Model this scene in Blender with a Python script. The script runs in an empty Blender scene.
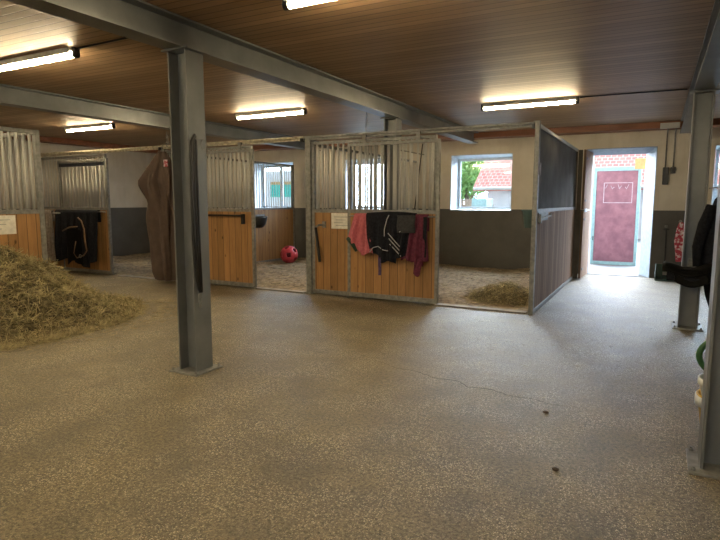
import bpy, math, random
import numpy as np
from mathutils import Vector, Matrix
random.seed(7); rng = np.random.default_rng(7)
C = bpy.context.scene.collection
S = bpy.context.scene

# ------------------------------------------------ camera
cam_d = bpy.data.cameras.new('camera'); cam = bpy.data.objects.new('camera', cam_d); C.objects.link(cam)
YAW, PITCH, ROLL, F = 4.86970303e-01, -1.21612973e-01, 9.94e-04, 556.863702
cam_d.sensor_width = 36; cam_d.sensor_fit = 'HORIZONTAL'; cam_d.lens = 36*F/720; cam_d.clip_start = .05; cam_d.clip_end = 400
r = Vector((math.cos(YAW), math.sin(YAW), 0)); fw = Vector((-math.sin(YAW)*math.cos(PITCH), math.cos(YAW)*math.cos(PITCH), math.sin(PITCH)))
u = r.cross(fw); r2 = math.cos(ROLL)*r+math.sin(ROLL)*u; u2 = -math.sin(ROLL)*r+math.cos(ROLL)*u
M = Matrix(((r2.x, u2.x, -fw.x, 0), (r2.y, u2.y, -fw.y, 0), (r2.z, u2.z, -fw.z, 1.5), (0, 0, 0, 1)))
cam.matrix_world = M; S.camera = cam

# ------------------------------------------------ world, sun, exposure
W = bpy.data.worlds.new('sky'); S.world = W; W.use_nodes = True
wn = W.node_tree.nodes; wl = W.node_tree.links; bgn = wn['Background']
tc = wn.new('ShaderNodeTexCoord'); nz = wn.new('ShaderNodeTexNoise'); nz.inputs['Scale'].default_value = 2.2; nz.inputs['Detail'].default_value = 5
rp = wn.new('ShaderNodeValToRGB'); rp.color_ramp.elements[0].position = .42; rp.color_ramp.elements[0].color = (.60, .77, 1, 1)
rp.color_ramp.elements[1].position = .6; rp.color_ramp.elements[1].color = (.90, .95, 1, 1)
wl.new(tc.outputs['Generated'], nz.inputs['Vector']); wl.new(nz.outputs['Fac'], rp.inputs['Fac']); sx = wn.new('ShaderNodeSeparateXYZ'); wl.new(tc.outputs['Generated'], sx.inputs[0])
mr = wn.new('ShaderNodeMapRange'); mr.inputs['From Min'].default_value = .1; mr.inputs['From Max'].default_value = .85; mr.inputs['To Min'].default_value = .16; mr.inputs['To Max'].default_value = 3.6
wl.new(sx.outputs[1], mr.inputs['Value']); vm = wn.new('ShaderNodeVectorMath'); vm.operation = 'SCALE'
wl.new(rp.outputs['Color'], vm.inputs[0]); wl.new(mr.outputs[0], vm.inputs['Scale']); wl.new(vm.outputs[0], bgn.inputs['Color'])
SKY = 5.0
bgn.inputs['Strength'].default_value = SKY
sun_d = bpy.data.lights.new('sun', 'SUN'); sun_d.energy = 0.25; sun_d.angle = math.radians(6); sun_d.color = (1, .95, .88)
sun = bpy.data.objects.new('sun', sun_d); C.objects.link(sun); sun.rotation_euler = (math.radians(38), 0, math.radians(35))
TUBE = 62.0; TUBE_COL = (1.0, .80, .48)
S.view_settings.view_transform = 'Standard'; S.view_settings.look = 'None'; S.view_settings.gamma = 1
S.view_settings.use_curve_mapping = False; S.view_settings.exposure = 1.3
S.render.engine = 'CYCLES'
S.cycles.use_denoising = True
try: S.cycles.denoiser = 'OPENIMAGEDENOISE'
except Exception: pass
S.cycles.max_bounces = 10; S.cycles.diffuse_bounces = 6; S.cycles.glossy_bounces = 4; S.cycles.transparent_max_bounces = 12
S.cycles.sample_clamp_indirect = 6; S.cycles.caustics_reflective = False; S.cycles.caustics_refractive = False

def portal(x0, x1, z0, z1, y):
    d = bpy.data.lights.new('portal', 'AREA'); d.shape = 'RECTANGLE'; d.size = x1-x0; d.size_y = z1-z0; d.cycles.is_portal = True
    o = bpy.data.objects.new('portal', d); C.objects.link(o); o.location = ((x0+x1)/2, y, (z0+z1)/2); o.rotation_euler = (math.radians(-90), 0, 0)

# ------------------------------------------------ materials
class N:
    def __init__(s, name):
        s.m = bpy.data.materials.new(name); s.m.use_nodes = True; s.t = s.m.node_tree; s.b = s.t.nodes['Principled BSDF']
    def n(s, k, **kw):
        q = s.t.nodes.new(k)
        for a, v in kw.items(): setattr(q, a, v)
        return q
    def l(s, a, b): s.t.links.new(a, b)
    def pos(s): return s.n('ShaderNodeNewGeometry').outputs['Position']
    def scale(s, v, sc):
        q = s.n('ShaderNodeVectorMath', operation='MULTIPLY'); s.l(v, q.inputs[0]); q.inputs[1].default_value = sc; return q.outputs[0]
    def noise(s, v, scale, detail=4, rough=.55):
        q = s.n('ShaderNodeTexNoise'); q.inputs['Scale'].default_value = scale; q.inputs['Detail'].default_value = detail; q.inputs['Roughness'].default_value = rough
        s.l(v, q.inputs['Vector']); return q.outputs['Fac']
    def ramp(s, f, stops):
        q = s.n('ShaderNodeValToRGB'); e = q.color_ramp.elements
        while len(e) < len(stops): e.new(.5)
        for i, (p, c) in enumerate(stops): e[i].position = p; e[i].color = (*c, 1) if len(c) == 3 else c
        s.l(f, q.inputs['Fac']); return q.outputs['Color']
    def math(s, op, a, b=None, c=None):
        q = s.n('ShaderNodeMath', operation=op)
        for i, v in enumerate((a, b, c)):
            if v is None: continue
            if isinstance(v, (int, float)): q.inputs[i].default_value = v
            else: s.l(v, q.inputs[i])
        return q.outputs[0]
    def mix(s, f, a, b, mode='MIX'):
        q = s.n('ShaderNodeMix', data_type='RGBA', blend_type=mode)
        for i, v in ((0, f), (6, a), (7, b)):
            if isinstance(v, (int, float)): q.inputs[i].default_value = v
            elif isinstance(v, tuple): q.inputs[i].default_value = (*v, 1)
            else: s.l(v, q.inputs[i])
        return q.outputs[2]
    def bump(s, h, st=.3, d=.01):
        q = s.n('ShaderNodeBump'); q.inputs['Strength'].default_value = st; q.inputs['Distance'].default_value = d
        s.l(h, q.inputs['Height']); s.l(q.outputs[0], s.b.inputs['Normal'])
    def col(s, c):
        if isinstance(c, tuple): s.b.inputs['Base Color'].default_value = (*c, 1)
        else: s.l(c, s.b.inputs['Base Color'])
    def rough(s, v, metal=0, spec=.5):
        if isinstance(v, (int, float)): s.b.inputs['Roughness'].default_value = v
        else: s.l(v, s.b.inputs['Roughness'])
        s.b.inputs['Metallic'].default_value = metal; s.b.inputs['Specular IOR Level'].default_value = spec

def mottled(name, a, b, scale=8, rough=.6, metal=0, bump=.15, spec=.5, stretch=(1, 1, 1), lo=.35, hi=.65, bd=.004):
    q = N(name); v = q.scale(q.pos(), stretch); f = q.noise(v, scale, 6, .6)
    q.col(q.ramp(f, [(lo, a), (hi, b)])); q.rough(rough, metal, spec)
    if bump: q.bump(f, bump, bd)
    return q.m
def plain(name, c, rough=.6, metal=0): return mottled(name, tuple(x*.86 for x in c), tuple(min(1, x*1.1) for x in c), 14, rough, metal, .05)

def planks(name, axis, width, c1, c2, seam, grain=(1, 1, 1), rough=.5, knots=True, seamw=.06, spec=.4, vary=.35):
    """boards laid side by side along `axis` (0 x, 1 y); grain = texture scale, small along the board"""
    q = N(name); p = q.pos(); sep = q.n('ShaderNodeSeparateXYZ'); q.l(p, sep.inputs[0])
    t = q.math('DIVIDE', sep.outputs[axis], width); cell = q.math('FLOOR', t); fr = q.math('FRACT', t)
    wnz = q.n('ShaderNodeTexWhiteNoise', noise_dimensions='1D'); q.l(cell, wnz.inputs['W'])
    off = q.n('ShaderNodeVectorMath', operation='ADD'); q.l(q.scale(p, grain), off.inputs[0]); q.l(q.scale(wnz.outputs['Color'], (13, 13, 13)), off.inputs[1])
    g = q.noise(off.outputs[0], 3.0, 6, .62)
    g2 = q.noise(off.outputs[0], 14.0, 3, .5)
    col = q.mix(q.math('MULTIPLY_ADD', g2, .35, q.math('MULTIPLY', g, .75)), c1, c2)
    sh = q.math('MULTIPLY_ADD', wnz.outputs['Value'], vary, 1-vary*.6)
    cm = q.n('ShaderNodeCombineXYZ'); [q.l(sh, cm.inputs[i]) for i in range(3)]
    col = q.mix(1.0, col, cm.outputs[0], 'MULTIPLY')
    if knots:
        vo = q.n('ShaderNodeTexVoronoi'); vo.inputs['Scale'].default_value = 5.5
        q.l(q.scale(p, (1, 1, .62)), vo.inputs['Vector'])
        kf = q.ramp(vo.outputs['Distance'], [(.05, (1, 1, 1)), (.13, (0, 0, 0))])
        col = q.mix(q.math('MULTIPLY', kf, .8), col, tuple(x*.3 for x in c1))
    d = q.math('MINIMUM', fr, q.math('SUBTRACT', 1.0, fr))
    sf = q.ramp(d, [(seamw*.35, (1, 1, 1)), (seamw, (0, 0, 0))])
    col = q.mix(q.math('MULTIPLY', sf, .85), col, seam)
    q.col(col); q.rough(rough, 0, spec)
    q.bump(q.math('SUBTRACT', q.math('MULTIPLY', g, .3), sf), .35, .004)
    return q.m

def floor_mat():
    q = N('worn_stall_floor'); p = q.pos()
    big = q.noise(p, .55, 5, .6); mid = q.noise(p, 3.2, 6, .62); fine = q.noise(p, 48, 5, .8)
    base = q.ramp(big, [(.3, (.180, .146, .086)), (.5, (.275, .226, .140)), (.7, (.36, .300, .195))])
    base = q.mix(q.math('MULTIPLY', q.ramp(mid, [(.35, (1, 1, 1)), (.6, (0, 0, 0))]), .6), base, (.11, .09, .060))
    base = q.mix(q.ramp(fine, [(.36, (1,)*3), (.58, (0, 0, 0))]), base, (.036, .029, .017))
    # straw chaff flecks trodden into the surface
    for sc, st, c, th, am in ((85, (1, .45, 1), (.80, .68, .48), .25, .9), (85, (.45, 1, 1), (.76, .64, .45), .25, .9), (36, (1, .3, 1), (.66, .56, .40), .11, .7), (120, (1, 1, 1), (.85, .76, .60), .24, .9)):
        v = q.n('ShaderNodeTexVoronoi'); v.inputs['Scale'].default_value = sc; q.l(q.scale(p, st), v.inputs['Vector'])
        f = q.ramp(v.outputs['Distance'], [(th*.75, (1, 1, 1)), (th, (0, 0, 0))])
        msk = q.ramp(q.noise(p, 2.3, 3, .5), [(.36, (.12,)*3), (.62, (1, 1, 1))])
        base = q.mix(q.math('MULTIPLY', q.math('MULTIPLY', f, am), msk), base, c)
    q.col(base); q.rough(q.math('MULTIPLY_ADD', mid, .25, .34), 0, .6)
    h = q.math('ADD', q.math('MULTIPLY', fine, .8), q.math('MULTIPLY', mid, .5)); q.bump(h, .8, .016)
    return q.m

def wall_mat():
    q = N('cream_wall_with_grey_band'); p = q.pos(); sep = q.n('ShaderNodeSeparateXYZ'); q.l(p, sep.inputs[0])
    n1 = q.noise(p, 1.6, 6, .65); n2 = q.noise(q.scale(p, (4, 4, .6)), 2.0, 4, .6)
    cream = q.ramp(n1, [(.3, (.54, .50, .43)), (.7, (.66, .62, .55))])
    cream = q.mix(q.math('MULTIPLY', q.ramp(n2, [(.5, (0, 0, 0)), (.75, (1, 1, 1))]), .25), cream, (.40, .34, .26))
    grey = q.ramp(n1, [(.3, (.085, .083, .080)), (.7, (.12, .117, .112))])
    f = q.math('GREATER_THAN', sep.outputs[2], 1.34)
    q.col(q.mix(f, grey, cream)); q.rough(.75, 0, .3); q.bump(q.noise(p, 9, 5, .6), .2, .01)
    return q.m

def tile_mat():
    q = N('red_roof_tile'); uv = q.n('ShaderNodeTexCoord').outputs['UV']
    b = q.n('ShaderNodeTexBrick'); b.offset = .5; b.inputs['Scale'].default_value = 1; b.inputs['Brick Width'].default_value = .24; b.inputs['Row Height'].default_value = .25
    b.inputs['Mortar Size'].default_value = .025; b.inputs['Mortar Smooth'].default_value = .4
    b.inputs['Color1'].default_value = (.30, .055, .04, 1); b.inputs['Color2'].default_value = (.37, .085, .06, 1); b.inputs['Mortar'].default_value = (.50, .22, .18, 1)
    q.l(uv, b.inputs['Vector']); q.col(b.outputs['Color']); q.rough(.7); return q.m

def glass_mat():
    q = N('clear_pane'); q.t.nodes.remove(q.b); out = q.t.nodes['Material Output']
    a = q.n('ShaderNodeBsdfTransparent'); g = q.n('ShaderNodeBsdfGlossy'); g.inputs['Roughness'].default_value = .05; a.inputs['Color'].default_value = (.95, .98, .98, 1)
    m = q.n('ShaderNodeMixShader'); m.inputs[0].default_value = .06; q.l(a.outputs[0], m.inputs[1]); q.l(g.outputs[0], m.inputs[2]); q.l(m.outputs[0], out.inputs[0]); return q.m

def emis(name, c, s):
    q = N(name); q.b.inputs['Emission Color'].default_value = (*c, 1); q.b.inputs['Emission Strength'].default_value = s; q.col((.9, .9, .85)); return q.m

MT = {}
MT['floor'] = floor_mat(); MT['wall'] = wall_mat(); MT['tile'] = tile_mat(); MT['glass'] = glass_mat()
MT['ceil'] = planks('ceiling_boards', 1, .105, (.22, .138, .078), (.46, .305, .175), (.06, .034, .018), (.35, 4, 4), .5, False, .08, .4, .35)
MT['pine'] = planks('varnished_pine_x', 0, .135, (.13, .060, .022), (.56, .31, .125), (.04, .022, .01), (5, 5, .45), .42, True, .045)
MT['piney'] = planks('varnished_pine_y', 1, .135, (.13, .060, .022), (.56, .31, .125), (.04, .022, .01), (5, 5, .45), .42, True, .045)
MT['oldpine'] = planks('weathered_boards_y', 1, .145, (.22, .14, .10), (.42, .29, .21), (.03, .02, .016), (5, 5, .4), .85, False, .05, .12)
MT['fascia'] = mottled('red_brown_beam', (.16, .058, .028), (.26, .10, .05), 3, .5, 0, .1, .4, (.4, 3, 3))
MT['steel'] = mottled('grey_steel_paint', (.150, .158, .162), (.205, .213, .214), 2.5, .38, .2, .06, .5)
MT['galv'] = mottled('galvanised_steel', (.17, .17, .165), (.28, .28, .265), 18, .5, .3, .1)
MT['galvd'] = mottled('dull_galvanised_bar', (.46, .46, .44), (.54, .54, .515), 3, .6, 0, .05)
MT['rail'] = mottled('worn_cream_rail', (.30, .26, .18), (.66, .60, .46), 18, .55, .1, .2)
MT['sheet'] = mottled('dark_grey_sheet', (.090, .084, .076), (.145, .136, .124), 2.2, .85, 0, .05, .12)
MT['white'] = plain('white_paint', (.52, .57, .61), .5)
MT['reveal'] = plain('pale_blue_reveal_paint', (.25, .30, .35), .6)
MT['paper'] = plain('white_paper', (.78, .76, .70), .7)
MT['ink'] = plain('faded_ink', (.36, .36, .36), .7)
MT['black'] = plain('black_plastic', (.012, .012, .013), .4)
MT['blackcloth'] = mottled('black_cloth', (.006, .007, .011), (.015, .016, .022), 30, .9, 0, .25, .2)
MT['darkgreycloth'] = mottled('dark_grey_cloth', (.020, .021, .024), (.040, .040, .045), 30, .85, 0, .25)
MT['leather'] = mottled('black_leather', (.003, .003, .003), (.006, .006, .006), 20, .6, 0, .1, .1)
MT['brownleather'] = mottled('brown_leather', (.12, .07, .035), (.25, .16, .09), 20, .5, 0, .1)
MT['pink'] = mottled('pink_fleece', (.42, .10, .13), (.56, .16, .19), 26, .9, 0, .3)
MT['maroon'] = mottled('maroon_cloth', (.085, .012, .030), (.15, .025, .055), 26, .85, 0, .25)
MT['purple'] = mottled('purple_strap', (.05, .03, .09), (.09, .06, .15), 26, .8)
MT['piping'] = plain('grey_piping', (.42, .42, .44), .6)
MT['browncloth'] = mottled('brown_canvas', (.085, .058, .046), (.11, .076, .060), 8, .9, 0, .1)
MT['greycloth'] = mottled('grey_fleece', (.20, .175, .16), (.32, .285, .265), 24, .95, 0, .3)
MT['redcloth'] = mottled('red_white_cloth', (.40, .04, .07), (.66, .56, .58), 14, .8, 0, .2, lo=.50, hi=.56)
MT['ball'] = mottled('pink_rubber', (.60, .05, .10), (.72, .09, .15), 8, .4)
MT['greenp'] = plain('green_plastic', (.035, .12, .035), .4)
MT['dgreenp'] = plain('dark_green_plastic', (.012, .045, .025), .45)
MT['tealp'] = plain('grey_teal_plastic', (.10, .17, .18), .5)
MT['yellow'] = plain('yellow_plastic', (.66, .42, .03), .4)
MT['whitep'] = plain('white_plastic', (.66, .68, .66), .4)
MT['reddoor'] = mottled('maroon_door_paint', (.17, .065, .09), (.26, .11, .14), 5, .55, 0, .1)
MT['chalk'] = plain('chalk_white', (.40, .33, .37), .8)
MT['tealpaint'] = plain('pale_teal_paint', (.24, .38, .40), .5)
MT['teal'] = plain('teal_panel', (.02, .42, .38), .5)
MT['orange'] = plain('ochre_wood', (.42, .25, .09), .6)
MT['concrete'] = mottled('yard_concrete', (.13, .135, .135), (.19, .195, .195), 3, .8, 0, .2)
MT['kerb'] = mottled('threshold_concrete', (.20, .18, .15), (.34, .31, .27), 6, .7, 0, .3)
MT['render'] = mottled('white_render', (.52, .55, .58), (.62, .64, .67), 2, .85)
MT['beige'] = plain('beige_boards', (.32, .24, .18), .8)
MT['leaf'] = mottled('green_leaves', (.10, .22, .045), (.24, .42, .10), 3, .6)
MT['bark'] = mottled('bark', (.10, .07, .05), (.20, .15, .11), 10, .9)
MT['hay'] = mottled('hay_strands', (.07, .055, .024), (.62, .53, .29), 11, .75, 0, 0, .3, lo=.30, hi=.68)
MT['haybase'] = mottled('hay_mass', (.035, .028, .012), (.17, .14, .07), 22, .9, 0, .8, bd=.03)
MT['bed'] = mottled('straw_bedding', (.11, .078, .045), (.38, .29, .18), 12, .9, 0, .8, bd=.02, lo=.35, hi=.62)
MT['strawdry'] = mottled('pale_straw', (.28, .22, .12), (.56, .47, .30), 4, .7, 0, 0)
MT['crack'] = plain('crack_dirt', (.05, .032, .02), .9)
MT['tube'] = emis('lit_tube', TUBE_COL, TUBE)

# ------------------------------------------------ mesh builder
class MB:
    def __init__(s): s.v = []; s.f = []; s.uv = None
    def add(s, v, f):
        o = len(s.v); s.v += [tuple(x) for x in v]; s.f += [tuple(i+o for i in q) for q in f]; return s
    def box(s, x0, x1, y0, y1, z0, z1):
        return s.add([(x0, y0, z0), (x1, y0, z0), (x1, y1, z0), (x0, y1, z0), (x0, y0, z1), (x1, y0, z1), (x1, y1, z1), (x0, y1, z1)],
                     [(0, 3, 2, 1), (4, 5, 6, 7), (0, 1, 5, 4), (1, 2, 6, 5), (2, 3, 7, 6), (3, 0, 4, 7)])
    def tube(s, pts, rad, n=8, closed=False):
        P = [Vector(p) for p in pts]; m = len(P); R = rad if isinstance(rad, (list, tuple)) else [rad]*m
        rings = []; up = None
        for i in range(m):
            t = (P[(i+1) % m]-P[i-1]) if closed else (P[min(i+1, m-1)]-P[max(i-1, 0)])
            t.normalize()
            if up is None: up = t.cross(Vector((0, 0, 1)) if abs(t.z) < .9 else Vector((1, 0, 0))).normalized()
            up = (up-t*up.dot(t)).normalized(); w = t.cross(up)
            rings.append([P[i]+R[i]*(math.cos(2*math.pi*k/n)*up+math.sin(2*math.pi*k/n)*w) for k in range(n)])
        v = [q for rg in rings for q in rg]; f = []
        for i in range(m if closed else m-1):
            a, b = i*n, ((i+1) % m)*n
            f += [(a+k, a+(k+1) % n, b+(k+1) % n, b+k) for k in range(n)]
        if not closed: f += [tuple(range(n-1, -1, -1)), tuple((m-1)*n+k for k in range(n))]
        return s.add(v, f)
    def lathe(s, prof, c=(0, 0, 0), n=20, axis='z', cap=True):
        v = []; f = []
        for (rr, z) in prof:
            for k in range(n):
                a = 2*math.pi*k/n; x, y = rr*math.cos(a), rr*math.sin(a)
                v.append({'z': (x, y, z), 'y': (x, z, y), 'x': (z, x, y)}[axis])
        v = [(a+c[0], b+c[1], d+c[2]) for a, b, d in v]
        for i in range(len(prof)-1): f += [(i*n+k, i*n+(k+1) % n, (i+1)*n+(k+1) % n, (i+1)*n+k) for k in range(n)]
        if cap: f += [tuple(range(n-1, -1, -1)), tuple((len(prof)-1)*n+k for k in range(n))]
        return s.add(v, f)
    def hsec(s, c, b, h, tf, tw, a0, a1, axis):
        """H section: flanges of width b, overall depth h. axis 'z': flange normals +-X; axis 'y': flange normals +-Z"""
        cx, cy = c
        for (p0, p1, q0, q1) in ((-h/2, -h/2+tf, -b/2, b/2), (h/2-tf, h/2, -b/2, b/2), (-h/2+tf, h/2-tf, -tw/2, tw/2)):
            if axis == 'z': s.box(cx+p0, cx+p1, cy+q0, cy+q1, a0, a1)
            else: s.box(cx+q0, cx+q1, a0, a1, cy+p0, cy+p1)
        return s
    def grid(s, fn, nu, nv, closeu=False):
        v = [fn(i/nu, j/nv) for j in range(nv+1) for i in range(nu+1)]
        f = [(j*(nu+1)+i, j*(nu+1)+i+1, (j+1)*(nu+1)+i+1, (j+1)*(nu+1)+i) for j in range(nv) for i in range(nu)]
        return s.add(v, f)

def obj(name, mb, m, parent=None, off=(0, 0, 0), smooth=False, bevel=0, solid=0, subsurf=0):
    me = bpy.data.meshes.new(name); me.from_pydata([(a-off[0], b-off[1], c-off[2]) for a, b, c in mb.v], [], mb.f); me.materials.append(MT[m] if isinstance(m, str) else m); me.update()
    if smooth:
        for p in me.polygons: p.use_smooth = True
    o = bpy.data.objects.new(name, me); C.objects.link(o)
    if parent: o.parent = parent
    if solid: q = o.modifiers.new('solid', 'SOLIDIFY'); q.thickness = solid; q.offset = 0
    if subsurf: q = o.modifiers.new('sub', 'SUBSURF'); q.levels = subsurf; q.render_levels = subsurf
    if bevel: q = o.modifiers.new('bevel', 'BEVEL'); q.width = bevel; q.segments = 2; q.limit_method = 'ANGLE'
    return o
def tag(o, label=None, cat=None, group=None, kind=None):
    for k, v in (('label', label), ('category', cat), ('group', group), ('kind', kind)):
        if v: o[k] = v
    return o
class T:
    """a thing: an Empty at its base; parts are given in world coordinates"""
    def __init__(s, name, label, cat, loc, group=None):
        s.o = bpy.data.objects.new(name, None); C.objects.link(s.o); s.o.location = loc; s.loc = loc; s.o.empty_display_size = .1; tag(s.o, label, cat, group)
    def p(s, name, mb, m, parent=None, label=None, **k):
        q = obj(name, mb, m, parent or s.o, s.loc, **k)
        if label: q['label'] = label
        return q
    def reps(s, proto, places):
        """proto: already built part; copies shifted by the given offsets"""
        for d in places:
            c = proto.copy(); C.objects.link(c); c.parent = s.o; c.location = Vector(proto.location)+Vector(d)
def single(name, mb, m, loc, label, cat, group=None, kind=None, **k):
    o = obj(name, mb, m, None, loc, **k); o.location = loc; return tag(o, label, cat, group, kind)
def struct(name, mb, m, parent=None, **k):
    o = obj(name, mb, m, parent, **k)
    if not parent: o['kind'] = 'structure'
    return o
def copy_tree(o, loc, label, parent=None):
    c = o.copy(); C.objects.link(c)
    if parent: c.parent = parent
    else: c.location = loc; c['label'] = label
    for ch in [x for x in C.objects if x.parent == o]: copy_tree(ch, None, None, c)
    return c

def strands(n, place, length, width, lift=.5, seg=3, curl=.35, flat=.35):
    """n bent thin ribbons; place(n) -> base points (n,3)"""
    P = place(n); ang = rng.uniform(0, 2*np.pi, n); el = rng.normal(0, flat, n)
    d = np.stack([np.cos(ang)*np.cos(el), np.sin(ang)*np.cos(el), np.abs(np.sin(el))*lift*2], 1)
    L = rng.uniform(.45, 1.0, n)*length; side = np.stack([-np.sin(ang), np.cos(ang), rng.normal(0, .5, n)], 1)
    side /= np.linalg.norm(side, axis=1)[:, None]; bend = rng.normal(0, curl, n); w = rng.uniform(.5, 1, n)*width
    v = np.zeros((n, seg+1, 2, 3))
    for k in range(seg+1):
        t = k/seg-.5
        c = P+d*(t*L)[:, None]+side*(bend*L*(t*t-.08))[:, None]+np.array([0, 0, 1.])*(-.35*L*t*t*rng.uniform(0, 1, n))[:, None]
        o = side*(w*(1-abs(t)))[:, None]+np.array([0, 0, .3])*w[:, None]
        v[:, k, 0] = c-o/2; v[:, k, 1] = c+o/2
    v[..., 2] = np.maximum(v[..., 2], .004)
    V = v.reshape(-1, 3); base = np.arange(n)*(seg+1)*2
    Fq = np.concatenate([np.stack([base+2*k, base+2*k+1, base+2*k+3, base+2*k+2], 1) for k in range(seg)])
    m = MB(); m.v = [tuple(x) for x in V.tolist()]; m.f = [tuple(x) for x in Fq.tolist()]; return m

CEIL = 3.0; YB = 12.45
# ================================================= STRUCTURE
m = MB(); m.box(-12.9, 4.5, -5, YB, -.2, 0); struct('floor', m, 'floor')
m = MB(); m.box(-13.3, 4.9, -5.4, YB+.5, CEIL, CEIL+.2); struct('ceiling', m, 'ceil')
WIN = [(-9.98, -8.60), (-7.10, -5.72), (-4.23, -2.83), (.90, 2.25)]; DOOR = (-1.33, -.05); DZ = 2.58
Z0, Z1 = 1.31, 2.56
m = MB(); xs = -13.3
holes = sorted([(a, b, Z0, Z1) for a, b in WIN]+[(DOOR[0], DOOR[1], 0, DZ)])
for a, b, z0, z1 in holes:
    m.box(xs, a, YB, YB+.5, -.2, CEIL); m.box(a, b, YB, YB+.5, z1, CEIL)
    m.box(a, b, YB, YB+.5, -.2, z0)
    xs = b
m.box(xs, 4.9, YB, YB+.5, -.2, CEIL); struct('wall_back', m, 'wall')
m = MB(); m.box(-13.3, -12.9, -5.4, YB, -.2, CEIL); struct('wall_left', m, 'wall')
m = MB(); m.box(4.5, 4.9, -5.4, YB, -.2, CEIL); struct('wall_right', m, 'wall')
m = MB(); m.box(-12.9, -3.2, -5.4, -5, -.2, CEIL); m.box(.2, 4.5, -5.4, -5, -.2, CEIL); m.box(-3.2, .2, -5.4, -5, 2.7, CEIL); struct('wall_front', m, 'wall')
m = MB(); m.box(-12.9, 4.5, YB-.38, YB-.005, CEIL-.12, CEIL-.002); struct('trim_1', m, 'fascia')
m = MB(); m.box(-12.895, -12.6, -5, YB-.4, CEIL-.12, CEIL-.002); struct('trim_2', m, 'fascia')
def reveal(a, b, z0, z1, y0, y1, l, r_, bt, tp, sill=True):
    """splayed white lining of a wall opening, narrower at its outer end"""
    m = MB(); k = .012
    def wedge(P, Q): m.add([(x, y, z) for x, y, z in P+Q], [(0, 1, 2), (5, 4, 3), (0, 3, 4, 1), (1, 4, 5, 2), (2, 5, 3, 0)])
    def quad(p): m.add(p, [(0, 1, 2, 3, ), (7, 6, 5, 4), (0, 4, 5, 1), (1, 5, 6, 2), (2, 6, 7, 3), (3, 7, 4, 0)])
    quad([(a, y0, z0), (a+k, y0, z0), (a+l, y1, z0), (a, y1, z0), (a, y0, z1), (a+k, y0, z1), (a+l, y1, z1), (a, y1, z1)])
    quad([(b-k, y0, z0), (b, y0, z0), (b, y1, z0), (b-r_, y1, z0), (b-k, y0, z1), (b, y0, z1), (b, y1, z1), (b-r_, y1, z1)])
    quad([(a, y0, z1), (b, y0, z1), (b, y1, z1), (a, y1, z1), (a, y0, z1-k), (b, y0, z1-k), (b, y1, z1-tp), (a, y1, z1-tp)])
    if sill: quad([(a, y0, z0), (b, y0, z0), (b, y1, z0), (a, y1, z0), (a, y0, z0+k), (b, y0, z0+k), (b, y1, z0+bt), (a, y1, z0+bt)])
    return m
# windows: white reveal lining, frame, mullion, pane
for i, (a, b) in enumerate(WIN):
    y0, y1 = YB-.004, YB+.5; ol, orr, ob, ot = .05, .04, .03, .06
    m = reveal(a, b, Z0, Z1, y0, y1, ol, orr, ob, ot)
    w = struct('window_%d' % (i+1), m, 'white')
    m = MB(); f = .055; yf = YB+.40; A, B, D, E2 = a+ol, b-orr, Z0+ob, Z1-ot
    m.box(A, A+f, yf, yf+.05, D, E2); m.box(B-f, B, yf, yf+.05, D, E2); m.box(A+f, B-f, yf, yf+.05, D, D+f); m.box(A+f, B-f, yf, yf+.05, E2-f, E2)
    if i != 2: m.box((A+B)/2-.03, (A+B)/2+.03, yf, yf+.05, D+f, E2-f)
    struct('window_frame', m, 'white', w)
    m = MB(); m.box(A+f, B-f, yf+.02, yf+.025, D+f, E2-f); struct('pane', m, 'glass', w)
    portal(a, b, Z0, Z1, YB+.52)
# doorway
a, b = DOOR; zt = DZ
m = reveal(a, b, 0, DZ, YB-.004, YB+.5, .10, .20, 0, .10, False)
struct('door_1', m, 'reveal')
portal(a, b, 0, zt, YB+.52); portal(-3.2, .2, 0, 2.7, -5.42)
m = MB(); m.box(-3.3, -3.2, -5.0, -4.95, 0, 2.75); m.box(.2, .3, -5.0, -4.95, 0, 2.75); m.box(-3.2, .2, -5.0, -4.95, 2.65, 2.75); struct('door_2', m, 'white')
# yard
m = MB(); m.box(-45, 30, YB+.5, 70, -.25, -.05); struct('ground', m, 'concrete')
m = MB(); m.box(-45, 30, -40, -5.4, -.25, -.05); struct('ground_front', m, 'concrete')
m = MB(); m.box(-1.9, .5, YB+.5, YB+1.5, -.05, -.0); m.box(DOOR[0]+.1, DOOR[1]-.2, YB, YB+.5, 0, .012); struct('doorstep', m, 'concrete')

# crack in the floor
pts = [(-2.25, 4.63), (-2.0, 4.50), (-1.8, 4.50), (-1.62, 4.40), (-1.4, 4.41), (-1.28, 4.30), (-1.1, 4.33), (-.93, 4.24), (-.75, 4.27), (-.6, 4.20), (-.45, 4.24), (-.33, 4.17)]
fine = []
for (x0, y0), (x1, y1) in zip(pts, pts[1:]):
    for k in range(5): t = k/5; fine.append((x0+(x1-x0)*t+random.uniform(-.008, .008), y0+(y1-y0)*t+random.uniform(-.012, .012)))
m = MB(); n = len(fine)
for i, (x, y) in enumerate(fine):
    w = .005*math.sin(math.pi*min(1, (i+1)/n*1.0))+.0015; m.v += [(x, y-w, .0015), (x, y+w, .0015)]
m.f = [(2*i, 2*i+2, 2*i+3, 2*i+1) for i in range(n-1)]
struct('floor_crack', m, 'crack')

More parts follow.
